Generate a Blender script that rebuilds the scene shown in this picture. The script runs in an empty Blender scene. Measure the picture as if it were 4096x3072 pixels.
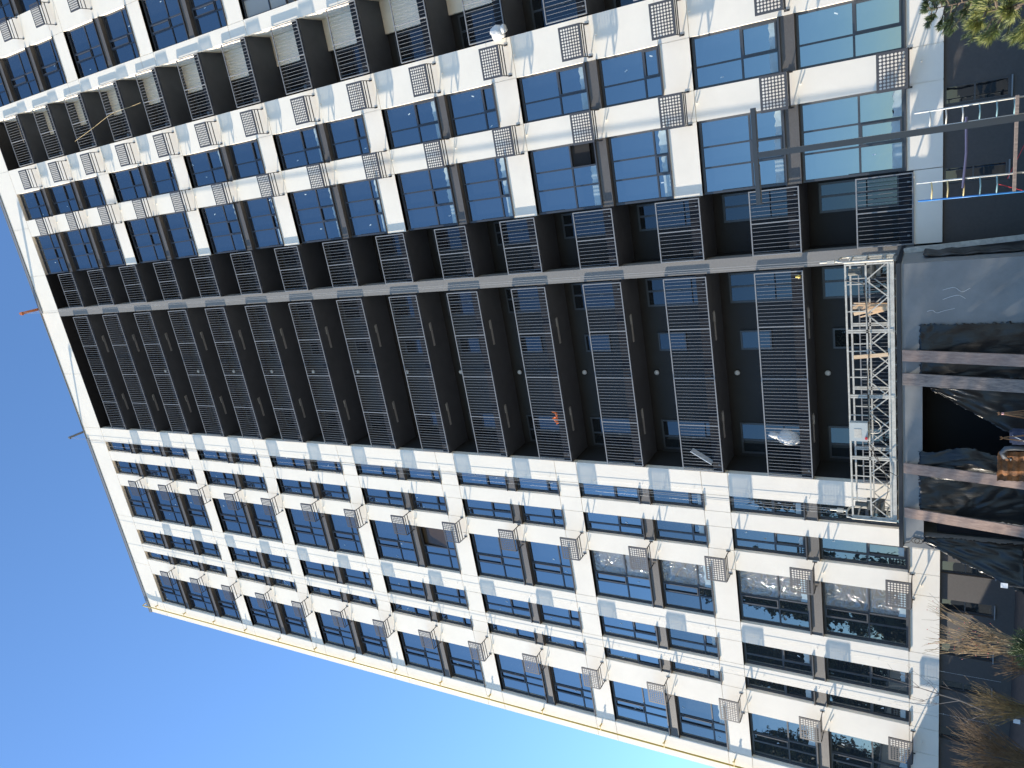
import bpy, math, random
from mathutils import Vector, Matrix
R = math.radians
random.seed(7)
scene = bpy.context.scene
COL = scene.collection

# ------------------------------------------------------------------ camera
# the photograph lies on its side: the camera is held turned by 90 degrees
PITCH, YAW, ROLL, LENS = 0.5379, 0.3531, -0.0125, 26.003
CAM = Vector((0.0, -23.9021, 1.742))
fw = Vector((-math.sin(YAW)*math.cos(PITCH), math.cos(YAW)*math.cos(PITCH), math.sin(PITCH)))
rt = Vector((math.cos(YAW), math.sin(YAW), 0.0))
up = rt.cross(fw)
cr, sr = math.cos(ROLL), math.sin(ROLL)
r2 = cr*rt - sr*up
u2 = sr*rt + cr*up
cam_data = bpy.data.cameras.new('camera')
cam_data.sensor_fit = 'HORIZONTAL'
cam_data.sensor_width = 36.0
cam_data.lens = LENS
cam_data.clip_start = 0.05
cam_data.clip_end = 3000
cam = bpy.data.objects.new('camera', cam_data)
COL.objects.link(cam)
X_, Y_, Z_ = -u2, r2, -fw
cam.matrix_world = Matrix(((X_.x, Y_.x, Z_.x, CAM.x), (X_.y, Y_.y, Z_.y, CAM.y), (X_.z, Y_.z, Z_.z, CAM.z), (0, 0, 0, 1)))
scene.camera = cam

# ------------------------------------------------------------------ light
to_sun = Vector((-3.3, -0.57, 1.05)).normalized()
sun_elev = math.asin(to_sun.z)
sun_rot = math.atan2(to_sun.x, to_sun.y)
world = bpy.data.worlds.new('World')
scene.world = world
world.use_nodes = True
wn = world.node_tree
wn.nodes.clear()
sky = wn.nodes.new('ShaderNodeTexSky')
sky.sky_type = 'NISHITA'
sky.sun_disc = False
sky.sun_elevation = sun_elev
sky.sun_rotation = sun_rot
sky.altitude = 100
sky.air_density = 1.0
sky.dust_density = 0.1
sky.ozone_density = 4.8
bg = wn.nodes.new('ShaderNodeBackground')
bg.inputs[1].default_value = 0.15
wo = wn.nodes.new('ShaderNodeOutputWorld')
wn.links.new(sky.outputs[0], bg.inputs[0])
wn.links.new(bg.outputs[0], wo.inputs[0])
sun_d = bpy.data.lights.new('sun', 'SUN')
sun_d.energy = 5.0
sun_d.angle = R(0.5)
sun_d.color = (1.0, 0.89, 0.74)
sun = bpy.data.objects.new('sun', sun_d)
sun.rotation_euler = (-to_sun).to_track_quat('-Z', 'Y').to_euler()
sun.location = (-60, -20, 60)
COL.objects.link(sun)
scene.view_settings.view_transform = 'Standard'
scene.view_settings.look = 'None'
scene.view_settings.exposure = 1.32
scene.view_settings.gamma = 1.0

# ------------------------------------------------------------------ helpers
def smooth(pts, n=6):
    P = [Vector(p) for p in pts]; out = []
    for i in range(len(P)-1):
        a, b, c, d = P[max(i-1, 0)], P[i], P[i+1], P[min(i+2, len(P)-1)]
        for k in range(n):
            t = k/n
            out.append(0.5*((2*b)+(c-a)*t+(2*a-5*b+4*c-d)*t*t+(3*b-a-3*c+d)*t**3))
    out.append(P[-1]); return out
class MB:
    def __init__(s):
        s.v, s.f, s.m = [], [], []
    def quad(s, a, b, c, d, m=0):
        n = len(s.v); s.v += [tuple(a), tuple(b), tuple(c), tuple(d)]; s.f.append((n, n+1, n+2, n+3)); s.m.append(m)
    def tri(s, a, b, c, m=0):
        n = len(s.v); s.v += [tuple(a), tuple(b), tuple(c)]; s.f.append((n, n+1, n+2)); s.m.append(m)
    def box(s, x0, x1, y0, y1, z0, z1, m=0):
        n = len(s.v)
        s.v += [(x0, y0, z0), (x1, y0, z0), (x1, y1, z0), (x0, y1, z0), (x0, y0, z1), (x1, y0, z1), (x1, y1, z1), (x0, y1, z1)]
        for q in ((0, 3, 2, 1), (4, 5, 6, 7), (0, 1, 5, 4), (1, 2, 6, 5), (2, 3, 7, 6), (3, 0, 4, 7)):
            s.f.append(tuple(n+i for i in q)); s.m.append(m)
    def bar(s, p, q, w, h=None, m=0):
        p, q = Vector(p), Vector(q); h = h or w
        d = (q-p)
        if d.length < 1e-6: return
        d.normalize()
        ref = Vector((0, 0, 1)) if abs(d.z) < 0.9 else Vector((0, 1, 0))
        a = d.cross(ref).normalized()*w/2; b = a.cross(d).normalized()*h/2
        n = len(s.v)
        for c in (p, q):
            for sa, sb in ((-1, -1), (1, -1), (1, 1), (-1, 1)):
                s.v.append(tuple(c+a*sa+b*sb))
        for k in ((3, 2, 1, 0), (4, 5, 6, 7), (0, 1, 5, 4), (1, 2, 6, 5), (2, 3, 7, 6), (3, 0, 4, 7)):
            s.f.append(tuple(n+i for i in k)); s.m.append(m)
    def tube(s, pts, rad, sides=6, m=0, cap=True):
        pts = [Vector(p) for p in pts]
        rads = rad if isinstance(rad, (list, tuple)) else [rad]*len(pts)
        n0 = len(s.v)
        for i, p in enumerate(pts):
            d = (pts[min(i+1, len(pts)-1)]-pts[max(i-1, 0)])
            d = d.normalized() if d.length > 1e-9 else Vector((0, 0, 1))
            ref = Vector((0, 0, 1)) if abs(d.z) < 0.9 else Vector((1, 0, 0))
            a = d.cross(ref).normalized(); b = d.cross(a)
            for k in range(sides):
                t = 2*math.pi*k/sides
                s.v.append(tuple(p+(a*math.cos(t)+b*math.sin(t))*rads[i]))
        for i in range(len(pts)-1):
            for k in range(sides):
                k2 = (k+1) % sides
                s.f.append((n0+i*sides+k, n0+i*sides+k2, n0+(i+1)*sides+k2, n0+(i+1)*sides+k)); s.m.append(m)
        if cap:
            s.f.append(tuple(n0+k for k in reversed(range(sides)))); s.m.append(m)
            e = n0+(len(pts)-1)*sides
            s.f.append(tuple(e+k for k in range(sides))); s.m.append(m)
    def ball(s, c, r, seg=12, rings=8, m=0, sc=(1, 1, 1)):
        n = len(s.v); c = Vector(c)
        s.v.append(tuple(c+Vector((0, 0, r*sc[2]))))
        for i in range(1, rings):
            t = math.pi*i/rings
            for k in range(seg):
                p = 2*math.pi*k/seg
                s.v.append((c.x+r*sc[0]*math.sin(t)*math.cos(p), c.y+r*sc[1]*math.sin(t)*math.sin(p), c.z+r*sc[2]*math.cos(t)))
        s.v.append(tuple(c-Vector((0, 0, r*sc[2]))))
        for k in range(seg):
            k2 = (k+1) % seg
            s.f.append((n, n+1+k, n+1+k2)); s.m.append(m)
            for i in range(rings-2):
                a = n+1+i*seg
                s.f.append((a+k, a+seg+k, a+seg+k2, a+k2)); s.m.append(m)
            a = n+1+(rings-2)*seg
            s.f.append((a+k, n+1+(rings-1)*seg, a+k2)); s.m.append(m)
    def crumple(s, amt, freq, seed=0):
        for i, v in enumerate(s.v):
            x, y, z = v
            k = math.sin(freq*x*1.3+seed)+math.sin(freq*z*1.1+2*seed+1.7*y*freq)+0.6*math.sin(freq*(2.3*x-1.9*z)+seed)
            s.v[i] = (x+amt*k*math.sin(7*z*freq+i), y, z+amt*0.7*k)
        return s
    def build(s, name, mats, parent=None, smooth=False):
        me = bpy.data.meshes.new(name)
        me.from_pydata(s.v, [], s.f)
        if not isinstance(mats, (list, tuple)): mats = [mats]
        for mm in mats: me.materials.append(mm)
        if len(mats) > 1: me.polygons.foreach_set('material_index', s.m)
        if smooth: me.polygons.foreach_set('use_smooth', [True]*len(me.polygons))
        me.update()
        o = bpy.data.objects.new(name, me)
        COL.objects.link(o)
        if parent: o.parent = parent
        return o

def thing(name, label, cat, loc=(0, 0, 0), group=None):
    o = bpy.data.objects.new(name, None)
    o.empty_display_size = 0.2
    o.location = loc
    COL.objects.link(o)
    o['label'] = label; o['category'] = cat
    if group: o['group'] = group
    return o
def tag(o, label, cat, group=None):
    o['label'] = label; o['category'] = cat
    if group: o['group'] = group
    return o
def copy_tree(o, parent=None):
    c = o.copy(); COL.objects.link(c)
    if parent: c.parent = parent
    for ch in list(o.children): copy_tree(ch, c)
    return c

# ------------------------------------------------------------------ materials
def mat(name, col, rough=0.6, metal=0.0, var=0.0, vscale=3.0, bump=0.0, bscale=40.0, spec=0.5, col2=None, stretch=None):
    m = bpy.data.materials.new(name); m.use_nodes = True
    nt = m.node_tree; b = nt.nodes['Principled BSDF']
    b.inputs['Base Color'].default_value = (*col, 1)
    b.inputs['Roughness'].default_value = rough
    b.inputs['Metallic'].default_value = metal
    b.inputs['Specular IOR Level'].default_value = spec
    tc = nt.nodes.new('ShaderNodeTexCoord')
    src = tc.outputs['Object']
    if stretch:
        mp = nt.nodes.new('ShaderNodeMapping'); mp.inputs['Scale'].default_value = stretch
        nt.links.new(src, mp.inputs[0]); src = mp.outputs[0]
    if var or col2:
        n = nt.nodes.new('ShaderNodeTexNoise'); n.inputs['Scale'].default_value = vscale; n.inputs['Detail'].default_value = 6
        n.inputs['Roughness'].default_value = 0.65
        rp = nt.nodes.new('ShaderNodeValToRGB')
        rp.color_ramp.elements[0].position = 0.35; rp.color_ramp.elements[1].position = 0.68
        c2 = col2 or tuple(min(1, c*(1+var)) for c in col)
        c1 = col if col2 else tuple(c*(1-var) for c in col)
        rp.color_ramp.elements[0].color = (*c1, 1); rp.color_ramp.elements[1].color = (*c2, 1)
        nt.links.new(src, n.inputs['Vector']); nt.links.new(n.outputs['Fac'], rp.inputs[0]); nt.links.new(rp.outputs[0], b.inputs['Base Color'])
    if bump:
        n2 = nt.nodes.new('ShaderNodeTexNoise'); n2.inputs['Scale'].default_value = bscale; n2.inputs['Detail'].default_value = 4
        bp = nt.nodes.new('ShaderNodeBump'); bp.inputs['Strength'].default_value = bump; bp.inputs['Distance'].default_value = 0.02
        nt.links.new(src, n2.inputs['Vector']); nt.links.new(n2.outputs['Fac'], bp.inputs['Height']); nt.links.new(bp.outputs[0], b.inputs['Normal'])
    return m

def glass_mat(name, dark, tint, ior, rough=0.01, bump=0.02, bscale=1.2, swirl=0.0):
    m = bpy.data.materials.new(name); m.use_nodes = True
    nt = m.node_tree; nt.nodes.clear()
    out = nt.nodes.new('ShaderNodeOutputMaterial')
    mix = nt.nodes.new('ShaderNodeMixShader'); fr = nt.nodes.new('ShaderNodeFresnel'); fr.inputs['IOR'].default_value = ior
    df = nt.nodes.new('ShaderNodeBsdfDiffuse'); df.inputs[0].default_value = (*dark, 1)
    gl = nt.nodes.new('ShaderNodeBsdfGlossy'); gl.inputs['Color'].default_value = (*tint, 1); gl.inputs['Roughness'].default_value = rough
    tc = nt.nodes.new('ShaderNodeTexCoord')
    n2 = nt.nodes.new('ShaderNodeTexNoise'); n2.inputs['Scale'].default_value = bscale; n2.inputs['Detail'].default_value = 3; n2.inputs['Distortion'].default_value = swirl
    bp = nt.nodes.new('ShaderNodeBump'); bp.inputs['Strength'].default_value = bump; bp.inputs['Distance'].default_value = 0.1
    nt.links.new(tc.outputs['Object'], n2.inputs['Vector']); nt.links.new(n2.outputs['Fac'], bp.inputs['Height'])
    nt.links.new(bp.outputs[0], gl.inputs['Normal'])
    nt.links.new(fr.outputs[0], mix.inputs[0]); nt.links.new(df.outputs[0], mix.inputs[1]); nt.links.new(gl.outputs[0], mix.inputs[2])
    nt.links.new(mix.outputs[0], out.inputs[0])
    return m

M = {}
M['white'] = mat('white_plaster', (0.83, 0.765, 0.655), 0.75, var=0.035, vscale=0.9, bump=0.12, bscale=60)
M['dark'] = mat('charcoal_paint', (0.018, 0.019, 0.021), 0.7, var=0.12, vscale=1.5, bump=0.1, bscale=80)
M['slab'] = mat('slab_edge_paint', (0.017, 0.019, 0.024), 0.8, spec=0.2)
M['spandrel'] = mat('grey_brown_panel', (0.105, 0.098, 0.092), 0.6, var=0.12, vscale=25, bump=0.1, bscale=120)
M['frame'] = mat('anthracite_frame', (0.048, 0.053, 0.062), 0.35)
M['flash'] = mat('dark_flashing', (0.05, 0.052, 0.058), 0.35)
M['rail'] = mat('grey_rail_paint', (0.24, 0.245, 0.25), 0.45)
M['railpost'] = mat('grey_post_paint', (0.33, 0.34, 0.35), 0.4)
M['basket'] = mat('grey_basket_paint', (0.062, 0.062, 0.068), 0.5, bump=0.03, bscale=200)
M['arm'] = mat('black_steel', (0.025, 0.026, 0.03), 0.45)
M['column'] = mat('grey_beige_render', (0.215, 0.205, 0.19), 0.8, var=0.08, vscale=20, bump=0.15, bscale=90)
M['plinth'] = mat('dark_plinth_render', (0.072, 0.064, 0.059), 0.7, var=0.08, vscale=14, bump=0.2, bscale=70)
M['portal'] = mat('blue_grey_render', (0.215, 0.222, 0.218), 0.75, var=0.12, vscale=1.1, bump=0.15, bscale=50)
M['trim'] = mat('black_trim', (0.02, 0.022, 0.027), 0.4)
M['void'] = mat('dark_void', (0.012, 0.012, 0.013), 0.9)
M['pipe'] = mat('yellow_pipe_paint', (0.62, 0.45, 0.10), 0.45, var=0.08, vscale=6)
M['coping'] = mat('grey_coping', (0.22, 0.23, 0.24), 0.4)
M['lamp'] = mat('opal_lamp', (0.62, 0.63, 0.64), 0.35)
M['film'] = mat('pale_film', (0.36, 0.46, 0.50), 0.35, var=0.12, vscale=5)
M['sticker'] = mat('sticker_paper', (0.55, 0.66, 0.72), 0.6)
M['galv'] = mat('light_painted_steel', (0.50, 0.48, 0.42), 0.5, var=0.2, vscale=9, bump=0.08, bscale=60)
M['deck'] = mat('grey_deck', (0.28, 0.28, 0.26), 0.6, var=0.25, vscale=8)
M['boxgrey'] = mat('grey_enclosure', (0.42, 0.46, 0.45), 0.5, var=0.05)
M['red'] = mat('red_plastic', (0.5, 0.02, 0.03), 0.4)
M['motor'] = mat('dark_motor', (0.08, 0.085, 0.08), 0.4, var=0.3, vscale=20)
M['cable'] = mat('black_cable', (0.02, 0.02, 0.02), 0.6)
M['rope'] = mat('steel_rope', (0.36, 0.35, 0.33), 0.4)
M['wire'] = mat('pale_wire', (0.62, 0.62, 0.60), 0.4)
M['wood'] = mat('weathered_plank', (0.27, 0.18, 0.14), 0.85, col2=(0.44, 0.31, 0.24), vscale=2.2, bump=0.25, bscale=18, stretch=(9, 9, 0.8))
M['woodgrey'] = mat('grey_weathered_plank', (0.17, 0.135, 0.115), 0.85, col2=(0.38, 0.295, 0.24), vscale=2.0, bump=0.25, bscale=18, stretch=(9, 9, 0.8))
M['pinewood'] = mat('fresh_timber', (0.62, 0.42, 0.24), 0.7, col2=(0.72, 0.54, 0.36), vscale=3, stretch=(8, 8, 1))
M['plastic'] = mat('black_plastic_sheet', (0.013, 0.014, 0.015), 0.33, bump=0.5, spec=0.4, bscale=5, stretch=(3.0, 3.0, 1.0))
M['membrane'] = mat('black_membrane', (0.03, 0.03, 0.03), 0.5, bump=0.6, bscale=9, var=0.4, vscale=6)
M['rust'] = mat('rusty_sheet', (0.09, 0.045, 0.02), 0.85, col2=(0.40, 0.16, 0.05), vscale=5, bump=0.3, bscale=14)
M['orange'] = mat('orange_steel', (0.55, 0.17, 0.05), 0.5, var=0.2, vscale=8)
M['beam'] = mat('grey_steel_beam', (0.16, 0.165, 0.17), 0.4)
M['post'] = mat('anthracite_post', (0.035, 0.04, 0.045), 0.35)
M['rope2'] = mat('straw_twine', (0.45, 0.36, 0.2), 0.9)
M['orangecloth'] = mat('orange_cloth', (0.75, 0.16, 0.03), 0.8, bump=0.5, bscale=12)
M['paper'] = mat('white_board', (0.75, 0.78, 0.80), 0.6)
M['ply'] = mat('clear_plastic_bag', (0.62, 0.62, 0.60), 0.25, bump=0.8, bscale=18)
M['scaf'] = mat('paint_splashed_tube', (0.42, 0.45, 0.44), 0.5, col2=(0.62, 0.60, 0.54), vscale=5)
M['scafblue'] = mat('blue_tube', (0.04, 0.22, 0.55), 0.45, var=0.1)
M['scafteal'] = mat('teal_tube', (0.17, 0.30, 0.33), 0.5, var=0.2, vscale=7)
M['scafyel'] = mat('cream_tube', (0.62, 0.50, 0.24), 0.5, var=0.1)
M['violet'] = mat('violet_tube', (0.10, 0.10, 0.17), 0.5)
M['bark'] = mat('bark', (0.10, 0.075, 0.055), 0.9, var=0.3, vscale=12, bump=0.5, bscale=30)
M['straw'] = mat('straw_stem', (0.34, 0.24, 0.13), 0.8, var=0.35, vscale=9)
M['twig'] = mat('rust_twig', (0.215, 0.135, 0.068), 0.85, var=0.35, vscale=9)
M['twig2'] = mat('olive_twig', (0.22, 0.15, 0.06), 0.85, var=0.35, vscale=9)
M['bud'] = mat('red_bud', (0.42, 0.04, 0.04), 0.6)
M['tree'] = mat('grey_bark', (0.22, 0.19, 0.165), 0.85, var=0.2, vscale=10)
M['needle'] = mat('pine_needle', (0.10, 0.14, 0.035), 0.55, col2=(0.32, 0.31, 0.09), vscale=6)
M['needled'] = mat('dark_pine_needle', (0.035, 0.065, 0.028), 0.6, col2=(0.075, 0.105, 0.035), vscale=4)
M['juniper'] = mat('juniper_green', (0.05, 0.085, 0.03), 0.65, col2=(0.10, 0.13, 0.045), vscale=8)
M['leafy'] = mat('far_foliage', (0.045, 0.065, 0.03), 0.75, col2=(0.08, 0.095, 0.04), vscale=0.7)
M['ground'] = mat('sandy_ground', (0.27, 0.225, 0.17), 0.95, var=0.3, vscale=0.6, bump=0.5, bscale=3)
M['blind'] = mat('drawn_beige_blind', (0.40, 0.37, 0.32), 0.25, spec=0.8)
M['soffit'] = mat('charcoal_soffit', (0.076, 0.086, 0.100), 0.75, var=0.1, vscale=1.5)
M['shaded_soil'] = mat('shade_darkened_soil', (0.045, 0.034, 0.028), 0.95, var=0.4, vscale=5, bump=0.6, bscale=12)  # brown earth with the shade beside the building mixed into its colour
M['reed'] = mat('brown_reed', (0.24, 0.13, 0.06), 0.8, var=0.3, vscale=14)
M['tape'] = mat('pink_tape', (0.7, 0.36, 0.33), 0.5)
M['denim'] = mat('blue_fabric', (0.035, 0.05, 0.095), 0.85, var=0.2, vscale=14, bump=0.4, bscale=30)
M['hose'] = mat('grey_hose', (0.085, 0.09, 0.095), 0.6)
M['glass'] = glass_mat('window_glass', (0.011, 0.017, 0.028), (0.86, 0.96, 1.0), 3.1)
M['glass2'] = glass_mat('window_glass_clear', (0.022, 0.028, 0.034), (0.84, 0.92, 0.97), 2.3, bump=0.03)
M['glassd'] = glass_mat('balcony_glass', (0.014, 0.016, 0.018), (0.72, 0.84, 0.95), 1.75)
M['wrapped'] = glass_mat('wrinkled_film_glass', (0.17, 0.17, 0.16), (0.9, 0.9, 0.88), 2.1, rough=0.06, bump=1.0, bscale=1.9, swirl=2.6)
M['brownin'] = mat('brown_tilted_pane', (0.06, 0.04, 0.022), 0.2)

# ------------------------------------------------------------------ ground
g = MB(); g.quad((-900, -900, 0), (900, -900, 0), (900, 900, 0), (-900, 900, 0))
go = g.build('ground', M['ground']); go['kind'] = 'structure'

g = MB(); g.box(-27, -12.95, -10.5, 0.1, 0.0005, 0.01)  # reddish-brown soil bed, coloured darker to stand in for shade on the ground
go = g.build('shaded_soil', M['shaded_soil']); go['kind'] = 'structure'
# ------------------------------------------------------------------ the apartment building
B = thing('apartment_building', 'tall white apartment block with dark balcony bays and stacked dark-framed windows', 'building', (0, 0, 0))
ZF = [3.12+3*i for i in range(15)]
GROUPS = [(2.95, 8.63)]+[(9.6+6*k, 14.63+6*k) for k in range(5)]+[(39.6, 47.63)]
BASE, ROOF, CEIL = 2.05, 49.55, 47.75
DEP = 0.24
LX0, LX1 = -26.0, -12.1
OP_L = [(-24.9, -22.65, 'wide'), (-21.54, -20.91, 'one'), (-20.37, -19.29, 'two'), (-18.38, -16.08, 'wide'), (-15.26, -14.32, 'two'), (-13.68, -13.01, 'one')]
OP_R1 = [(-2.35, -0.11, 'corner'), (0.80, 2.30, 'two')]
OP_R2 = [(6.78, 8.93, 'wide'), (10.35, 12.6, 'wide')]
GAP = 0.02
wall = MB()
def wing(x0, x1, ops, ztop_bands=True):
    # horizontal bands over the whole wing, piers between the openings; 14 mm joints with a recessed filler
    zs = [(BASE, GROUPS[0][0])]+[(GROUPS[k][1], GROUPS[k+1][0]) for k in range(6)]
    edges = [x0]
    for a, b, t in ops: edges += [a, b]
    edges.append(x1)
    piers = [(edges[2*k], edges[2*k+1]) for k in range(len(ops)+1) if edges[2*k+1]-edges[2*k] > 0.02]
    for (za, zb) in zs:
        # the band: cut into panels at the opening edges
        cuts = sorted(set(edges))
        for a, b in zip(cuts[:-1], cuts[1:]):
            if b-a < 0.02: continue
            wall.box(a+(GAP/2 if a > x0 else 0), b-(GAP/2 if b < x1 else 0), 0, DEP, za+GAP/2 if za > BASE else za, zb-GAP/2)
        wall.box(x0+0.01, x1-0.01, 0.02, DEP-0.01, za+0.01, zb-0.01)
    for (a, b) in piers:
        for (za, zb) in GROUPS:
            wall.box(a, b, 0, DEP, za+GAP/2, zb-GAP/2)
            wall.box(a+0.02, b-0.02, 0.025, DEP-0.02, za-0.02, za+0.02)
            wall.box(a+0.02, b-0.02, 0.025, DEP-0.02, zb-0.02, zb+0.02)
wing(LX0, LX1, OP_L)
wing(-2.35, 3.6, OP_R1)
wing(6.2, 14.0, OP_R2)
# top band over everything, cut in panels, and the base band joining the wings
cuts = [LX0, -22, -18.38, -13.01, -12.1, -8.5, -4.6, -2.35, 0.4, 3.6, 6.2, 9.6, 14.0]
for a, b in zip(cuts[:-1], cuts[1:]):
    wall.box(a, b-GAP if b < 14 else b, 0, 0.4, 47.63+GAP, ROOF)
wall.box(LX0+.02, 13.98, 0.02, 0.38, 47.64, ROOF-.02)
wall.box(-4.41, -2.35-GAP, 0, DEP, BASE, 2.75)
wall.box(3.6+GAP, 6.2-GAP, 0, DEP, BASE, 2.75)
# outer left flank and the inner flanks of the balcony bays
wall.box(LX0, LX0+0.25, DEP+0.002, 12, BASE, ROOF)
wall.box(13.75, 14.0, DEP+0.002, 12, BASE, ROOF)
wall.box(6.2, 6.4, DEP+0.002, 1.5, 2.95, CEIL)          # lit flank of the right bay
for i, zf in enumerate(ZF):                                 # white wall block at the back of the right bay
    wall.box(5.03, 6.2-0.002, 1.36, 1.5, zf+0.002, zf+2.62)
wall.build('wall', M['white'], B)
# coping
c = MB()
c.box(LX0-0.05, 14.05, -0.06, 0.46, ROOF+0.002, ROOF+0.06)
c.box(LX0-0.02, -12.9, -0.05, -0.003, ROOF-0.20, ROOF)
c.box(-4.6, 14.02, -0.05, -0.003, ROOF-0.20, ROOF)
c.build('coping', M['coping'], B)
# plain rear body so that the block has its depth
rb = MB()
rb.box(LX0+0.252, 13.748, 11.7, 12, 0, ROOF-0.01)
rb.box(LX0+0.252, 13.748, 0.402, 11.7, ROOF-0.3, ROOF-0.01)
rb.box(LX0+0.26, -12.3, 0.36, 0.46, 0.0, ROOF-0.31)
rb.box(-2.1, 3.3, 0.36, 0.46, 0.0, ROOF-0.31)
rb.box(6.45, 13.74, 0.36, 0.46, 0.0, ROOF-0.31)
rb.build('rear_wall', M['void'], B)
# dark recessed walls of the balcony bays
d = MB()
d.box(-12.1, -2.35, 1.5, 1.7, 0, CEIL)
d.box(3.6, 6.6, 1.5+0.001, 1.7, 0, CEIL)
d.box(-12.3, -12.1, DEP+0.003, 1.5, BASE, CEIL)
d.box(3.4, 3.6, DEP+0.003, 1.5, BASE, CEIL)
d.box(-12.1, -2.35, 0.41, 1.5, CEIL, CEIL+0.2)
d.box(3.6, 6.2, 0.41, 1.5, CEIL, CEIL+0.2)
d.box(-4.7, -4.5, 0.46, 1.5, 2.9, CEIL)
d.box(-12.09, -2.36, 0.006, 1.49, 47.60, 47.648); d.box(3.61, 6.19, 0.006, 1.49, 47.60, 47.648)
d.build('balcony_wall', M['dark'], B)
col = MB()
col.box(-4.86, -4.41, 0.0, 0.45, 2.75, CEIL-0.13)
col.build('column', M['column'], B)
plinth = MB()
slots = [(-21.9, -21.35), (-19.8, -19.4), (-18.35, -17.9), (-16.65, -16.18), (-15.2, -14.75), (-2.85, -2.4), (-0.8, -0.3), (1.6, 2.1), (4.0, 4.5), (8, 8.5)]
xe = LX0+0.05
for a, b in slots:
    plinth.box(xe, a, 0.12, 0.34, 0, BASE-0.004)
    plinth.box(a, b, 0.12, 0.34, 0, 0.55)
    xe = b
plinth.box(xe, 13.95, 0.12, 0.34, 0, BASE-0.004)
plinth.build('plinth_wall', M['plinth'], B)
for a, b in slots:
    w = MB()
    w.box(a, b, 0.20, 0.26, 0.55, 0.61); w.box(a, b, 0.20, 0.26, BASE-0.07, BASE-0.01)
    w.box(a, a+0.05, 0.20, 0.26, 0.61, BASE-0.07); w.box(b-0.05, b, 0.20, 0.26, 0.61, BASE-0.07)
    w.box(a+0.05, b-0.05, 0.20, 0.26, 1.32, 1.36)
    o = w.build('basement_window', M['frame'], B)
    p = MB(); p.box(a+0.05, b-0.05, 0.225, 0.235, 0.61, BASE-0.07)
    p.build('pane', M['glassd'], o)
    s_ = MB(); s_.box(a-0.02, b+0.02, 0.06, 0.2, 0.515, 0.548); s_.build('sill', M['coping'], o)

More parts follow.
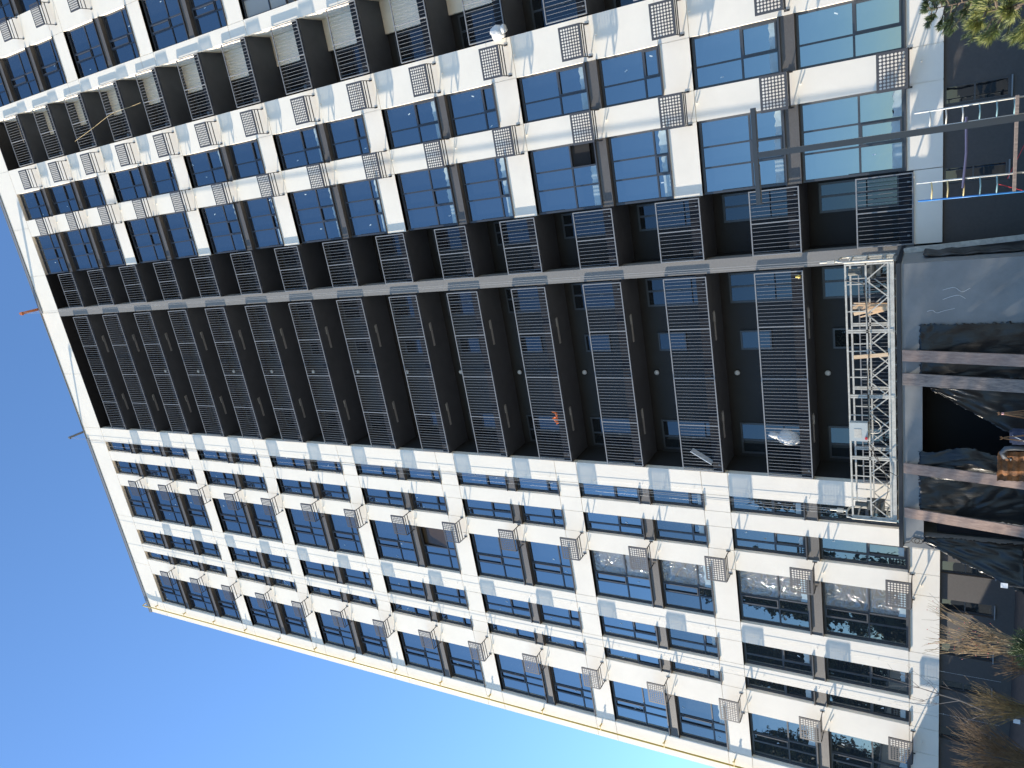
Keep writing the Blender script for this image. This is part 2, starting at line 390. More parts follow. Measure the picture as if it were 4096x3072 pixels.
# ---- windows
FY0, FY1, GY = 0.155, 0.225, 0.19
SPLIT = {'wide': (0.33, 0.51), 'two': (0.42,), 'one': (), 'corner': (0.36, 0.64)}
rnd = random.Random(3)
def pane_quads(mb, x0, x1, z0, z1, m=0, tilt=0.006):
    # one slightly out of true pane
    t1, t2 = rnd.uniform(-tilt, tilt), rnd.uniform(-tilt, tilt)
    y = GY
    dx, dz = (x1-x0)/2, (z1-z0)/2
    f = lambda sx, sz: y+0.3*(sx*dx*t1+sz*dz*t2)
    mb.quad((x0, f(-1, -1), z0), (x1, f(1, -1), z0), (x1, f(1, 1), z1), (x0, f(-1, 1), z1), m)
def make_window(x0, x1, zb, zt, kind, fl, upper, special=None):
    zf = ZF[fl]
    name = {'wide': 'window', 'two': 'window', 'one': 'narrow_window', 'corner': 'corner_window'}[kind]
    f = MB(); W = 0.055
    zt_ = zf+0.98+(0.08 if kind != 'corner' else 0.0)
    f.box(x0, x1, FY0, FY1, zb, zb+0.085); f.box(x0, x1, FY0, FY1, zt-0.085, zt)
    f.box(x0, x0+0.07, FY0, FY1, zb+0.085, zt-0.085); f.box(x1-0.07, x1, FY0, FY1, zb+0.085, zt-0.085)
    xs = [x0]+[x0+(x1-x0)*s for s in SPLIT[kind]]+[x1]
    for k, x in enumerate(xs[1:-1]):
        f.box(x-W/2, x+W/2, FY0, FY1, zb+0.085, zt-0.085)
    for k, (a, b) in enumerate(zip(xs[:-1], xs[1:])):
        aa = a+(0.07 if k == 0 else W/2); bb = b-(0.07 if k == len(xs)-2 else W/2)
        f.box(aa, bb, FY0+0.004, FY1-0.004, zt_-W/2, zt_+W/2)
    opening = []
    # the sash that opens has a heavier frame of its own
    k_s = 1 if kind in ('wide', 'corner') else (len(xs)-2)
    a = xs[k_s]+(W/2 if k_s > 0 else 0.07); b = xs[k_s+1]-(W/2 if k_s < len(xs)-2 else 0.07)
    zl, zh = (zb+0.085, zt_-W/2) if kind != 'wide' else (zt_+W/2, zt-0.085)
    S = 0.042; y0, y1 = FY0-0.03, FY0+0.02
    if special is None or special == 'film':
        f.box(a, b, y0, y1, zl, zl+S); f.box(a, b, y0, y1, zh-S, zh)
        f.box(a, a+S, y0, y1, zl+S, zh-S); f.box(b-S, b, y0, y1, zl+S, zh-S)
    o = f.build(name, M['frame'], B)
    # panes
    p = MB(); zsplit = [(zb+0.085, zt_-W/2), (zt_+W/2, zt-0.085)]
    n = len(xs)-1
    for k in range(n):
        aa = xs[k]+(0.07 if k == 0 else W/2); bb = xs[k+1]-(0.07 if k == n-1 else W/2)
        for r, (za, zc) in enumerate(zsplit):
            if special == 'hole' and k == 2 and r == 0: continue
            if special == 'tilt' and k == 2 and r == 1: continue
            m = 0
            if special == 'film' and k == n-1: m = 1
            if special == 'blind': m = 2
            pane_quads(p, aa, bb, za, zc, m)
    low = fl < 3 and x1 < -10
    po = p.build('pane', [M['glass2'] if low else M['glass'], M['wrapped'], M['blind']], o)
    if special == 'hole':
        h = MB(); h.box(xs[2]+W/2, xs[3]-0.07, 0.23, 0.34, zb+0.3, zt_-W/2); h.build('opening', M['void'], o)
    if special == 'tilt':
        t = MB(); aa, bb = xs[2]+W/2, xs[3]-0.07; za, zc = zsplit[1]
        t.bar(((aa+bb)/2, GY, za), ((aa+bb)/2, GY+0.10, zc), bb-aa, 0.03)
        t.build('open_sash', M['brownin'], o)
    # sill / flashing under the window
    s = MB(); s.box(x0+0.005, x1-0.005, -0.045, FY0-0.002, zb-0.012, zb+0.012)
    s.box(x0+0.005, x1-0.005, -0.045, -0.035, zb-0.035, zb-0.012)
    s.build('sill', M['flash'], o)
    # pale protective film along the foot of the glass
    if kind == 'corner' or (kind == 'two' and x0 > 0 and upper) or low:
        fm = MB()
        for k in range(n):
            aa = xs[k]+(0.07 if k == 0 else W/2)+0.01; bb = xs[k+1]-(0.07 if k == n-1 else W/2)-0.01
            if low and k != n-1 and kind != 'one': continue
            if special == 'hole' and k == 2: continue
            hh = 0.20+rnd.uniform(-0.03, 0.05)
            za = zb+0.09
            seg = 5
            for q in range(seg):
                u0, u1 = aa+(bb-aa)*q/seg, aa+(bb-aa)*(q+1)/seg
                h0, h1 = hh+0.025*math.sin(3.1*q+k), hh+0.025*math.sin(3.1*(q+1)+k)
                fm.quad((u0, GY-0.012, za), (u1, GY-0.012, za), (u1, GY-0.012, za+h1), (u0, GY-0.012, za+h0))
        fm.build('protective_film', M['film'], o)
    # stickers left on the panes
    st = MB()
    for k in range(rnd.choice((0, 1, 1, 2))):
        kk = rnd.randrange(n)
        aa = xs[kk]+0.12; bb = xs[kk+1]-0.12
        if bb-aa < 0.1: continue
        cx = rnd.uniform(aa, bb); cz = rnd.uniform(zt_+0.2, zt-0.25) if rnd.random() < 0.6 else rnd.uniform(zb+0.3, zt_-0.1)
        an = rnd.uniform(-0.6, 0.6); w2, h2 = 0.017, 0.05
        ca, sa = math.cos(an), math.sin(an)
        st.quad(*[(cx+dx*ca-dz*sa, GY-0.014, cz+dx*sa+dz*ca) for dx, dz in ((-w2, -h2), (w2, -h2), (w2, h2), (-w2, h2))])
    if st.f: st.build('sticker', M['sticker'], o)
    return o
floor_no = 0
for gi, (zb, zt) in enumerate(GROUPS):
    nfl = 3 if gi == 6 else 2
    base_fl = [0, 2, 4, 6, 8, 10, 12][gi]
    for (a, b, kind) in OP_L+OP_R1+OP_R2:
        if a > 10 and gi < 5: continue
        if a > 6 and gi < 2: continue
        for k in range(nfl):
            fl = base_fl+k
            zf = ZF[fl]
            w0 = zb if k == 0 else zf-0.02
            w1 = zf+2.55 if k < nfl-1 else zt
            sp = None
            if kind == 'corner' and fl == 3: sp = 'hole'
            if kind == 'wide' and -19 < a < -18 and fl == 6: sp = 'tilt'
            if kind == 'wide' and -19 < a < -18 and fl in (0, 1, 2, 3): sp = 'film'
            if a == 6.78 and fl == 7: sp = 'blind'
            make_window(a, b, w0, w1, kind, fl, k > 0, sp)
            if k > 0:
                s = MB()
                zl, zh = ZF[fl-1]+2.55, zf-0.02
                s.box(a+0.004, b-0.004, 0.02, FY1, zl+0.002, zh-0.014)
                s.box(a+0.004, b-0.004, -0.03, 0.12, zl-0.004, zl+0.022)
                s.build('spandrel_panel', M['spandrel'], B)
# the glazed return of the corner windows above the small balcony
for gi, (zb, zt) in enumerate(GROUPS):
    r_ = MB(); p = MB()
    x = -2.35
    r_.box(x, x+0.1, DEP+0.001, 1.5, zb, zb+0.1); r_.box(x, x+0.1, DEP+0.001, 1.5, zt-0.1, zt)
    r_.box(x+0.002, x+0.09, 0.19, DEP, zb+0.02, zt-0.02)
    for y in (DEP+0.001, 0.85, 1.42): r_.box(x, x+0.1, y, y+0.07, zb+0.1, zt-0.1)
    z = zb+2.6
    while z < zt-1: r_.box(x, x+0.1, DEP+0.08, 1.42, z, z+0.5); z += 3
    o = r_.build('side_glazing', M['frame'], B)
    p.box(x+0.03, x+0.06, DEP+0.07, 1.42, zb+0.1, zt-0.1)
    p.build('pane', M['glass'], o)
wr = MB()
for k in range(6): wr.box(-2.35, -2.15, DEP+0.001, 1.5, GROUPS[k][1], GROUPS[k+1][0])
wr.box(-2.35, -2.15, DEP+0.001, 1.5, 2.0, 2.95); wr.box(-2.35, -2.15, DEP+0.001, 1.5, 47.63, CEIL)
wr.build('side_band', M['white'], B)

# ---- balconies
def railing(x0, x1, z0, z1, npan, step, y=-0.05, mat_b='rail'):
    m = MB(); hw = 0.016
    m.box(x0, x1, y-0.02, y+0.02, z1-0.035, z1)
    m.box(x0, x1, y-0.02, y+0.02, z0, z0+0.035)
    L = (x1-x0)/npan
    for k in range(npan+1):
        x = x0+L*k
        xa, xb = max(x0, x-hw), min(x1, x+hw)
        if k == 0: xb = x0+2*hw
        if k == npan: xa = x1-2*hw
        m.box(xa, xb, y-0.022, y+0.022, z0+0.036, z1-0.036)
        n = max(1, round(L/step))
        if k < npan:
            for q in range(1, n):
                xx = x+L*q/n
                m.box(xx-0.005, xx+0.005, y-0.005, y+0.005, z0+0.034, z1-0.034)
    for xx in (x0+0.25, (x0+x1)/2, x1-0.25):          # brackets to the slab
        m.box(xx-0.02, xx+0.02, y+0.02, 0.05, z0+0.1, z0+0.16)
    return m
def slab(x0, x1, zf):
    s = MB(); s.box(x0, x1, 0.03, 1.499, zf-0.365, zf); s.m[2] = 1; return s
def door(x0, x1, zf, h=2.3, split=0.55):
    f = MB(); y0, y1 = 1.44, 1.498
    z0, z1 = zf+0.003, zf+h
    f.box(x0, x1, y0, y1, z0, z0+0.12); f.box(x0, x1, y0, y1, z1-0.07, z1)
    for x in (x0, x1-0.07, x0+(x1-x0)*split-0.04): f.box(x, x+0.07, y0, y1, z0+0.12, z1-0.07)
    o = f.build('balcony_door', M['frame'], B)
    p = MB(); xm = x0+(x1-x0)*split
    for a, b in ((x0+0.07, xm-0.04), (xm+0.03, x1-0.07)):
        p.quad((a, 1.46, z0+0.12), (b, 1.46, z0+0.12), (b, 1.46, z1-0.07), (a, 1.46, z1-0.07))
    p.build('pane', M['glassd'], o)
    h_ = MB(); h_.box(xm-0.025, xm+0.0, y0-0.04, y0-0.002, zf+1.0, zf+1.12); h_.build('handle', M['rail'], o)
    return o
for i, zf in enumerate(ZF):
    slab(-12.1, -4.41, zf).build('balcony_slab', [M['soffit'], M['slab']], B)
    slab(-4.41, -2.352, zf).build('balcony_slab', [M['soffit'], M['slab']], B)
    railing(-12.04, -4.95, zf-0.37, zf+1.10, 4, 0.118).build('balcony_railing', M['rail'], B)
    railing(-4.40, -2.40, zf-0.37, zf+1.10, 2, 0.125).build('balcony_railing', M['rail'], B)
    door(-6.25, -5.2, zf); door(-11.95, -10.73, zf, split=0.45)
    door(-3.48, -2.55, zf)
    w = MB(); x0, x1, z0, z1 = -7.95, -7.25, zf+1.0, zf+2.05
    w.box(x0, x1, 1.44, 1.498, z0, z0+0.06); w.box(x0, x1, 1.44, 1.498, z1-0.06, z1)
    w.box(x0, x0+0.06, 1.44, 1.498, z0+0.06, z1-0.06); w.box(x1-0.06, x1, 1.44, 1.498, z0+0.06, z1-0.06)
    o = w.build('balcony_window', M['frame'], B)
    p = MB(); p.quad((x0+.06, 1.46, z0+.06), (x1-.06, 1.46, z0+.06), (x1-.06, 1.46, z1-.06), (x0+.06, 1.46, z1-.06)); p.build('pane', M['glassd'], o)
    lm = MB(); lm.ball((-8.8, 1.42, zf+2.25), 0.095, 14, 10, sc=(1, 0.7, 1)); lm.build('wall_lamp', M['lamp'], B, True)
    zc = zf-0.365
    if i > 0:
        for xr in (-7.28, -10.92):                     # slim fittings on the underside of the slab
            r_ = MB(); y = 0.46
            r_.box(xr, xr+1.03, y-0.045, y-0.012, zc-0.035, zc-0.003); r_.box(xr, xr+1.03, y+0.012, y+0.045, zc-0.035, zc-0.003)
            r_.box(xr+0.01, xr+1.02, y-0.012, y+0.012, zc-0.015, zc-0.003)
            o = r_.build('ceiling_rail', M['railpost'], B)
            b_ = MB(); b_.box(xr+0.68, xr+1.0, y-0.09, y-0.05, zc-0.07, zc-0.004); b_.build('bracket', M['railpost'], o)
    if i >= 2:
        slab(3.6, 6.199, zf).build('balcony_slab', [M['soffit'], M['slab']], B)
        railing(3.66, 6.16, zf-0.37, zf+1.10, 2, 0.12).build('balcony_railing', M['rail'], B)
        door(3.7, 4.95, zf)
        if i % 2 == 0 or i > 6:
            bx = MB(); bx.box(3.70, 3.86, 0.05, 0.2, zf+0.003, zf+0.16); bx.build('outlet_box', M['motor'], B)

# ---- perforated baskets for air conditioners
def perf_panel():
    m = MB(); W, H, mg = 1.0, 0.75, 0.055
    nx, nz = 10, 7
    cx, cz = (W-2*mg)/nx, (H-2*mg)/nz
    r = 0.034; N = 12
    for yy, flip in ((0.0, False), (0.004, True)):
        def q(*a):
            m.f.append(tuple(reversed(a)) if flip else tuple(a)); m.m.append(0)
        for ix in range(nx):
            for iz in range(nz):
                x0, z0 = mg+ix*cx, mg+iz*cz
                n = len(m.v)
                mx, mz = x0+cx/2, z0+cz/2
                outer, inner = [], []
                for k in range(N):
                    t = 2*math.pi*k/N
                    inner.append((mx+r*math.cos(t), yy, mz+r*math.sin(t)))
                    s = 1/max(abs(math.cos(t))/(cx/2), abs(math.sin(t))/(cz/2))
                    outer.append((mx+s*math.cos(t), yy, mz+s*math.sin(t)))
                m.v += inner+outer
                for k in range(N):
                    k2 = (k+1) % N
                    q(n+k, n+N+k, n+N+k2, n+k2)
                # corners of the cell
                for sx, sz in ((1, 1), (-1, 1), (-1, -1), (1, -1)):
                    best = sorted(range(N), key=lambda k: (outer[k][0]-(mx+sx*cx/2))**2+(outer[k][2]-(mz+sz*cz/2))**2)[:2]
                    a, b = sorted(best)
                    if (a, b) == (0, N-1): a, b = b, a
                    c_ = len(m.v); m.v.append((mx+sx*cx/2, yy, mz+sz*cz/2))
                    q(n+N+a, c_, n+N+b)
                if not flip:                            # walls of the hole
                    nb = len(m.v); m.v += [(v[0], 0.004, v[2]) for v in inner]
                    for k in range(N):
                        k2 = (k+1) % N
                        m.f.append((n+k2, n+k, nb+k, nb+k2)); m.m.append(0)
        for (a, b, c0, d0) in ((0, W, 0, mg), (0, W, H-mg, H), (0, mg, mg, H-mg), (W-mg, W, mg, H-mg)):
            n = len(m.v); m.v += [(a, yy, c0), (b, yy, c0), (b, yy, d0), (a, yy, d0)]
            q(n, n+1, n+2, n+3)
    # folded rim
    m.box(0, W, 0.005, 0.045, 0, 0.004); m.box(0, W, 0.005, 0.045, H-0.004, H)
    m.box(0, 0.004, 0.005, 0.045, 0.005, H-0.005); m.box(W-0.004, W, 0.005, 0.045, 0.005, H-0.005)
    return m
proto_panel = None
def basket(x0, zb):
    global proto_panel
    a = MB(); D = 0.57; t = 0.014
    for x in (x0+0.015, x0+0.985):
        a.bar((x, 0.0, zb+0.015), (x, -D+0.05, zb+0.015), 0.028)
        a.box(x-0.025, x+0.025, -0.012, 0.0, zb-0.05, zb+0.10)
    a.bar((x0+0.03, -D+0.13, zb+0.015), (x0+0.97, -D+0.13, zb+0.015), 0.028)
    a.bar((x0+0.03, -0.26, zb+0.015), (x0+0.97, -0.26, zb+0.015), 0.028)
    o = a.build('air_conditioner_basket', M['arm'], B)
    if proto_panel is None:
        p = perf_panel().build('perforated_panel', M['basket'], o); proto_panel = p
    else:
        p = proto_panel.copy(); COL.objects.link(p); p.parent = o
    p.location = (x0, -D, zb+0.02)
    return o
PX = [-22.76, -16.30, -0.19, 2.39]
for x0 in PX:
    for i in range(15):
        if x0 > 2 and i < 1: continue
        o = basket(x0, 2.82+3*i)
        s = MB(); s.tube([(x0+0.62, 0.0, 2.80+3*i-0.22), (x0+0.60, -0.06, 2.80+3*i-0.25)], 0.018, 6); s.build('drain_stub', M['white'], o)
for i in range(10, 15): basket(9.3, 2.95+3*i)

# ---- yellow gas pipe on the corner
gp = MB()
gp.tube([(-25.5, -0.13, 0.6), (-25.5, -0.13, 48.9), (-25.52, -0.16, 49.75), (-25.52, -0.14, 49.98), (-25.52, 0.05, 50.05), (-25.52, 0.2, 49.9), (-25.52, 0.25, 49.6)], 0.036, 8)
gpo = gp.build('gas_pipe', M['pipe'], B, True)
for k in range(16):
    z = 48.35-3*k
    b_ = MB(); b_.box(-25.30, -25.24, -0.16, 0.0, z-0.02, z+0.02); b_.box(-25.5, -25.24, -0.175, -0.16, z-0.02, z+0.02); b_.box(-25.26, -25.24, -0.2, -0.16, z-0.02, z+0.06)
    b_.build('pipe_bracket', M['pipe'], gpo)
# ---- thin wires down the left wing, with clips
for x, xt in ((-20.72, -20.72), (-18.95, -18.95), (-12.83, -12.83), (-13.3, -13.3)):
    w = MB(); w.tube([(xt, -0.03, ROOF), (x, -0.03, 0.3)], 0.0035, 5)
    for k in range(24):
        z = 1.9+2*k
        w.box(x-0.006, x+0.006, -0.036, 0.0, z, z+0.015)
    w.build('conductor_wire', M['wire'], B)

# ------------------------------------------------------------------ roof outrigger beams
rbm = MB(); rbm.box(-4.40, -4.26, -1.08, 3.0, 49.64, 49.84); rbm.box(-4.43, -4.23, -1.09, -0.99, 49.52, 49.66)
tag(rbm.build('roof_beam', M['orange']), 'orange steel outrigger beam sticking out over the roof edge', 'beam')
rbm = MB(); rbm.box(-12.50, -12.39, -0.98, 3.0, 49.64, 49.78); rbm.box(-12.52, -12.37, -1.0, -0.88, 49.55, 49.66)
tag(rbm.build('roof_beam', M['beam']), 'grey steel outrigger beam sticking out over the roof edge', 'beam')

# ------------------------------------------------------------------ entrance portal
P = thing('entrance_portal', 'blue grey rendered entrance block under the dark balcony bay', 'entrance', (-8.7, -1.2, 0))
def loc(o, p):
    o.matrix_parent_inverse = Matrix.Translation(p.location).inverted(); return o
def pb(mb, name, mats, parent, root=None, smooth=False):
    o = mb.build(name, mats, parent, smooth)
    r_ = root or parent
    if parent is r_: o.matrix_parent_inverse = Matrix.Translation(r_.location).inverted()
    return o
px0, px1, py = -12.86, -4.46, -2.4
w = MB()
ops = [(-12.45, -11.95, 2.43), (-11.6, -7.6, 2.46), (-7.3, -6.2, 2.50)]
xe = px0
for a, b, zt in ops:
    w.box(xe, a, py, py+0.25, 0, 2.95); w.box(a, b, py, py+0.25, zt, 2.95); xe = b
w.box(xe, px1, py, py+0.25, 0, 2.95)
w.box(px1-0.25, px1, py+0.251, 0.0, 0, 2.95)
w.box(px0, px0+0.25, py+0.251, 0.0, 0, 2.95)
w.box(px0+0.251, px1-0.251, py+0.251, 0.0, 2.75, 2.95)
pb(w, 'wall', M['portal'], P)
t = MB(); t.box(px0-0.03, px1+0.03, py-0.04, py+0.2, 2.953, 3.06); t.box(px1-0.15, px1+0.03, py+0.2, 0, 2.953, 3.06); t.box(px0-0.03, px0+0.15, py+0.2, 0, 2.953, 3.06)
pb(t, 'coping', M['trim'], P)
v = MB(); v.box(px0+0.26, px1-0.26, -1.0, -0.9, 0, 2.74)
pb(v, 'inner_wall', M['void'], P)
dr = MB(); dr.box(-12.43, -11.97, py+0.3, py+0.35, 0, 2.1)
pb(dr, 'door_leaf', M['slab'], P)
cb = MB()
for k, (x, z, pts) in enumerate(((-5.2, 2.0, ((0, 0), (.06, -.25), (-.06, -.42), (.02, -.6))), (-5.45, 2.0, ((0, 0), (.08, -.2), (.10, -.36), (0, -.5))), (-5.75, 2.35, ((0, 0), (.03, -.12), (-.04, -.22), (0, -.38), (.05, -.62))))):
    cb.tube(smooth([(x+a, py-0.02-0.03*math.sin(i), z+b) for i, (a, b) in enumerate(pts)]), 0.0055, 5)
pb(cb, 'cable_end', M['wire'], P)
cl = MB()
pts = []
for k in range(40):
    t_ = k/39*4*math.pi
    pts.append((-12.62+0.09*math.cos(t_)+0.02*k/39, py-0.03, 2.52+0.12*math.sin(t_)+0.004*k))
pts += [(-12.7, py-0.02, 2.8), (-12.75, py-0.02, 2.95)]
cl.tube(pts, 0.009, 5); pb(cl, 'cable_coil', M['cable'], P)

# ------------------------------------------------------------------ planks in front of the portal
def plank(x, w_, zt, yb, m, label, dx=0.0):
    b = MB(); b.bar((0, py-0.06-yb, 0.0), (0, py-0.065, zt), w_, 0.045)
    # nail heads
    o = b.build('wooden_plank', M[m])
    o.location = (x, 0, 0)
    return tag(o, label, 'plank', 'planks standing against the entrance block')
plank(-6.94, 0.31, 2.93, 0.55, 'wood', 'pale pinkish plank nailed upright left of the right plastic sheet top')
plank(-7.61, 0.34, 2.93, 0.55, 'woodgrey', 'greyest upright plank, at the right edge of the dark doorway')
plank(-10.28, 0.31, 2.92, 0.55, 'wood', 'reddish plank standing behind the rusty brown panel')
plank(-11.69, 0.31, 2.91, 0.55, 'wood', 'mottled plank beside the narrow side door, left end of the row')
b = MB(); b.bar((-4.22, -1.15, 0), (-4.40, -0.95, 2.95), 0.14, 0.05)
tag(b.build('leaning_board', M['galv']), 'light grey board leaning in the corner right of the entrance block', 'board')

# ------------------------------------------------------------------ black plastic sheets
def sheet(name, corners, nx, nz, amp, label, m='plastic', seed=1, group=None, pleat=0.0, ctr=(0.5, 1.0), bulge=0.0):
    rr = random.Random(seed)
    ph = [rr.uniform(0, 6.28) for _ in range(8)]
    A, Bc, Cc, Dc = [Vector(c) for c in corners]     # bottom-left, bottom-right, top-right, top-left
    m_ = MB()
    for j in range(nz+1):
        for i in range(nx+1):
            u, v_ = i/nx, j/nz
            p = (A*(1-u)+Bc*u)*(1-v_)+(Dc*(1-u)+Cc*u)*v_
            an = math.atan2(v_-ctr[1], u-ctr[0])
            d = amp*(math.sin(9*u+4*v_+ph[0])+0.6*math.sin(17*u-7*v_+ph[1])+0.5*math.sin(5*v_*3+ph[2])+0.35*math.sin(31*u+11*v_+ph[3]))
            hy = math.hypot(u-ctr[0], v_-ctr[1])
            d += pleat*(math.sin(an*9+ph[4]+3*math.sin(3*hy+ph[6]))+0.7*math.sin(an*21+ph[5]+2*hy))*min(1, hy*3)*(0.25+0.75*max(0.0, math.sin(2.3*an+ph[7])))*0.8
            e = min(u, 1-u, v_, 1-v_)
            p.y -= 0.25*bulge*math.sin(math.pi*u)*math.sin(math.pi*v_)**0.8; p.x += 0.85*bulge*u*math.sin(math.pi*v_)**2
            p.y -= abs(d)*0.8+0.01
            if e < 0.02:
                p.x += rr.uniform(-0.03, 0.03); p.z += rr.uniform(-0.03, 0.03)
            m_.v.append(tuple(p))
    for j in range(nz):
        for i in range(nx):
            a = j*(nx+1)+i
            m_.f.append((a, a+1, a+nx+2, a+nx+1)); m_.m.append(0)
    o = m_.build(name, M[m], None, True)
    md = o.modifiers.new('thickness', 'SOLIDIFY'); md.thickness = 0.004
    return tag(o, label, 'plastic sheet', group)
y = py-0.012
sheet('plastic_sheet', ((-7.6, y, 0.05), (-6.1, y, 0.05), (-6.1, y, 2.52), (-7.55, y, 2.52)), 34, 50, 0.025, 'black plastic sheet on the wall behind the two right planks', seed=2, pleat=0.012)
sheet('plastic_sheet', ((-9.35, y-0.1, 0.05), (-7.75, y-0.02, 0.05), (-7.75, y-0.02, 2.35), (-7.95, y-0.02, 2.2)), 24, 40, 0.03, 'bunched black plastic hanging slantwise at the right of the dark doorway', seed=3, pleat=0.03, ctr=(1, 1))
sheet('plastic_sheet', ((-10.6, y-0.05, 0.05), (-9.9, y-0.3, 0.05), (-9.75, y-0.02, 2.55), (-10.6, y-0.02, 2.55)), 24, 44, 0.05, 'black plastic bulging out at the left of the dark doorway', seed=4, pleat=0.02, ctr=(0.8, 0.4), bulge=0.34)
sheet('plastic_sheet', ((-11.75, y-0.03, 0.05), (-10.35, y-0.03, 0.05), (-10.35, y-0.02, 2.53), (-11.75, y-0.02, 2.53)), 40, 50, 0.02, 'black plastic with radiating creases between the two left planks', seed=5, pleat=0.03, ctr=(0.05, 0.55))
sheet('plastic_sheet', ((-13.35, y-0.9, 0.02), (-12.35, y-0.05, 0.05), (-12.4, y-0.03, 2.42), (-12.6, y-0.05, 2.45)), 24, 44, 0.05, 'shiny black plastic gathered at the left corner of the entrance block', seed=6, pleat=0.05, ctr=(1, 1))
mb = MB()
n = 26
for j in range(n+1):
    z = 0.1+2.35*j/n
    for i in range(7):
        yy = -0.5-1.4*i/6
        mb.v.append((px1+0.02+0.03*abs(math.sin(5*z+i))+0.02*math.sin(11*z), yy+0.02*math.sin(7*z), z+0.03*math.sin(3*i)))
for j in range(n):
    for i in range(6):
        a = j*7+i; mb.f.append((a, a+1, a+8, a+7)); mb.m.append(0)
o = mb.build('membrane_sheet', M['membrane'], None, True)
md = o.modifiers.new('thickness', 'SOLIDIFY'); md.thickness = 0.03
tag(o, 'crumpled dark membrane fixed to the right flank of the entrance block', 'plastic sheet')

# ------------------------------------------------------------------ suspended work platform
W = thing('work_platform', 'light grey suspended work platform of trussed railings above the entrance', 'work platform', (-8.65, -0.8, 3.1))
xa, xb = -12.72, -4.62
yf, yb_ = -1.15, -0.42
def wp(mb, name, m, parent=None, smooth=False):
    o = mb.build(name, m, parent or W, smooth)
    if parent is None: o.matrix_parent_inverse = Matrix.Translation(W.location).inverted()
    return o
bays = [xa, xa+2.06, xa+4.08, xa+6.10, xb]
def side(yy, ztop, zmid, zlow, name):
    m = MB()
    m.bar((xa, yy, ztop), (xb, yy, ztop), 0.05); m.bar((xa, yy, zmid), (xb, yy, zmid), 0.045); m.bar((xa, yy, zlow), (xb, yy, zlow), 0.05)
    for k, x in enumerate(bays):
        m.bar((x-0.03, yy, zlow-0.12), (x-0.03, yy, ztop), 0.045); m.bar((x+0.03, yy, zlow-0.12), (x+0.03, yy, ztop), 0.045)
    for a, b in zip(bays[:-1], bays[1:]):
        L = b-a
        for q in range(4):
            x0_, x1_ = a+L*q/4, a+L*(q+1)/4
            if q % 2 == 0: m.bar((x0_, yy, zlow), (x1_, yy, zmid), 0.03)
            else: m.bar((x0_, yy, zmid), (x1_, yy, zlow), 0.03)
        for q in (1, 3):
            m.bar((a+L*q/4+ (0.1 if q == 1 else -0.1), yy, zmid), (a+L*q/4+(0.1 if q == 1 else -0.1), yy, ztop), 0.028)
    return wp(m, name, M['galv'])
side(yf, 4.43, 3.90, 3.34, 'guard_frame')
side(yb_, 4.38, 3.88, 3.34, 'guard_frame')
dk = MB(); dk.box(xa, xb, yf+0.03, yb_-0.03, 3.21, 3.25)
for k in range(17):
    x = xa+(xb-xa)*k/16; dk.box(x-0.012, x+0.012, yf+0.02, yb_-0.02, 3.15, 3.209)
wp(dk, 'deck', M['deck'])
tb = MB(); tb.box(xa, xb, yf-0.012, yf+0.012, 3.19, 3.31); tb.box(xa, xb, yb_-0.012, yb_+0.012, 3.19, 3.31)
wp(tb, 'toe_board', M['galv'])
cbx = MB(); cbx.box(-10.02, -9.42, yf-0.2, yf-0.03, 3.93, 4.43)
cbo = wp(cbx, 'control_box', M['boxgrey'])
dl = MB(); dl.box(-9.9, -9.62, yf-0.205, yf-0.2005, 4.1, 4.3); dl.build('nameplate', M['galv'], cbo).matrix_parent_inverse = Matrix.Identity(4)
rbn = MB(); rbn.tube([(-9.90, yf-0.2, 3.97), (-9.90, yf-0.26, 3.97)], 0.04, 10); rbn.build('stop_button', M['red'], cbo)
for xx, sgn in ((xa, -1), (xb, 1)):
    e = MB()
    pts = [(xx+sgn*0.05, yf-0.02, 3.2), (xx+sgn*0.05, yf-0.02, 4.45), (xx+sgn*0.06, yf+0.06, 4.60), (xx+sgn*0.06, (yf+yb_)/2, 4.66), (xx+sgn*0.06, yb_-0.06, 4.60), (xx+sgn*0.05, yb_+0.02, 4.45), (xx+sgn*0.05, yb_+0.02, 3.2)]
    e.tube(pts, 0.032, 8)
    for z in (3.5, 3.9, 4.3): e.bar((xx+sgn*0.05, yf, z), (xx+sgn*0.05, yb_, z), 0.04)
    e.box(min(xx, xx+sgn*0.12), max(xx, xx+sgn*0.12), (yf+yb_)/2-0.12, (yf+yb_)/2+0.12, 3.4, 3.46)
    wp(e, 'end_frame', M['galv'], smooth=False)
    wi = MB(); xm = xx-sgn*0.30; ym = (yf+yb_)/2
    wi.box(xm-0.16, xm+0.16, ym-0.12, ym+0.12, 3.55, 4.05); wi.tube([(xm, ym-0.1, 4.05), (xm, ym-0.1, 4.38)], 0.1, 12); wi.box(xm-0.1, xm+0.1, ym-0.2, ym-0.12, 3.7, 3.95)
    wi.tube([(xm-0.2, ym-0.15, 3.75), (xm+0.22, ym-0.15, 3.75)], 0.08, 10)
    wp(wi, 'winch', M['motor'])
    hk = MB(); hk.tube([(xx+sgn*0.02, ym, 4.62), (xx+sgn*0.02, ym, 5.15)], 0.035, 8); hk.box(xx+sgn*0.02-0.05, xx+sgn*0.02+0.05, ym-0.06, ym+0.06, 4.75, 4.95)
    wp(hk, 'rope_guide', M['galv'])
    for dd in (-0.035, 0.035):
        rp = MB(); rp.tube([(xx+sgn*0.02+dd, ym, 5.1), (-12.44+dd if sgn < 0 else -4.33+dd, -0.95, 49.6)], 0.007, 5)
        wp(rp, 'suspension_rope', M['rope'])
pc = MB(); pc.tube(smooth([(-5.1, yf-0.03, 4.44), (-5.2, yf-0.05, 4.0), (-5.5, yf-0.04, 3.93), (-7.0, yf-0.06, 3.86), (-8.3, yf-0.05, 3.92), (-9.5, yf-0.05, 3.9)]), 0.012, 6)
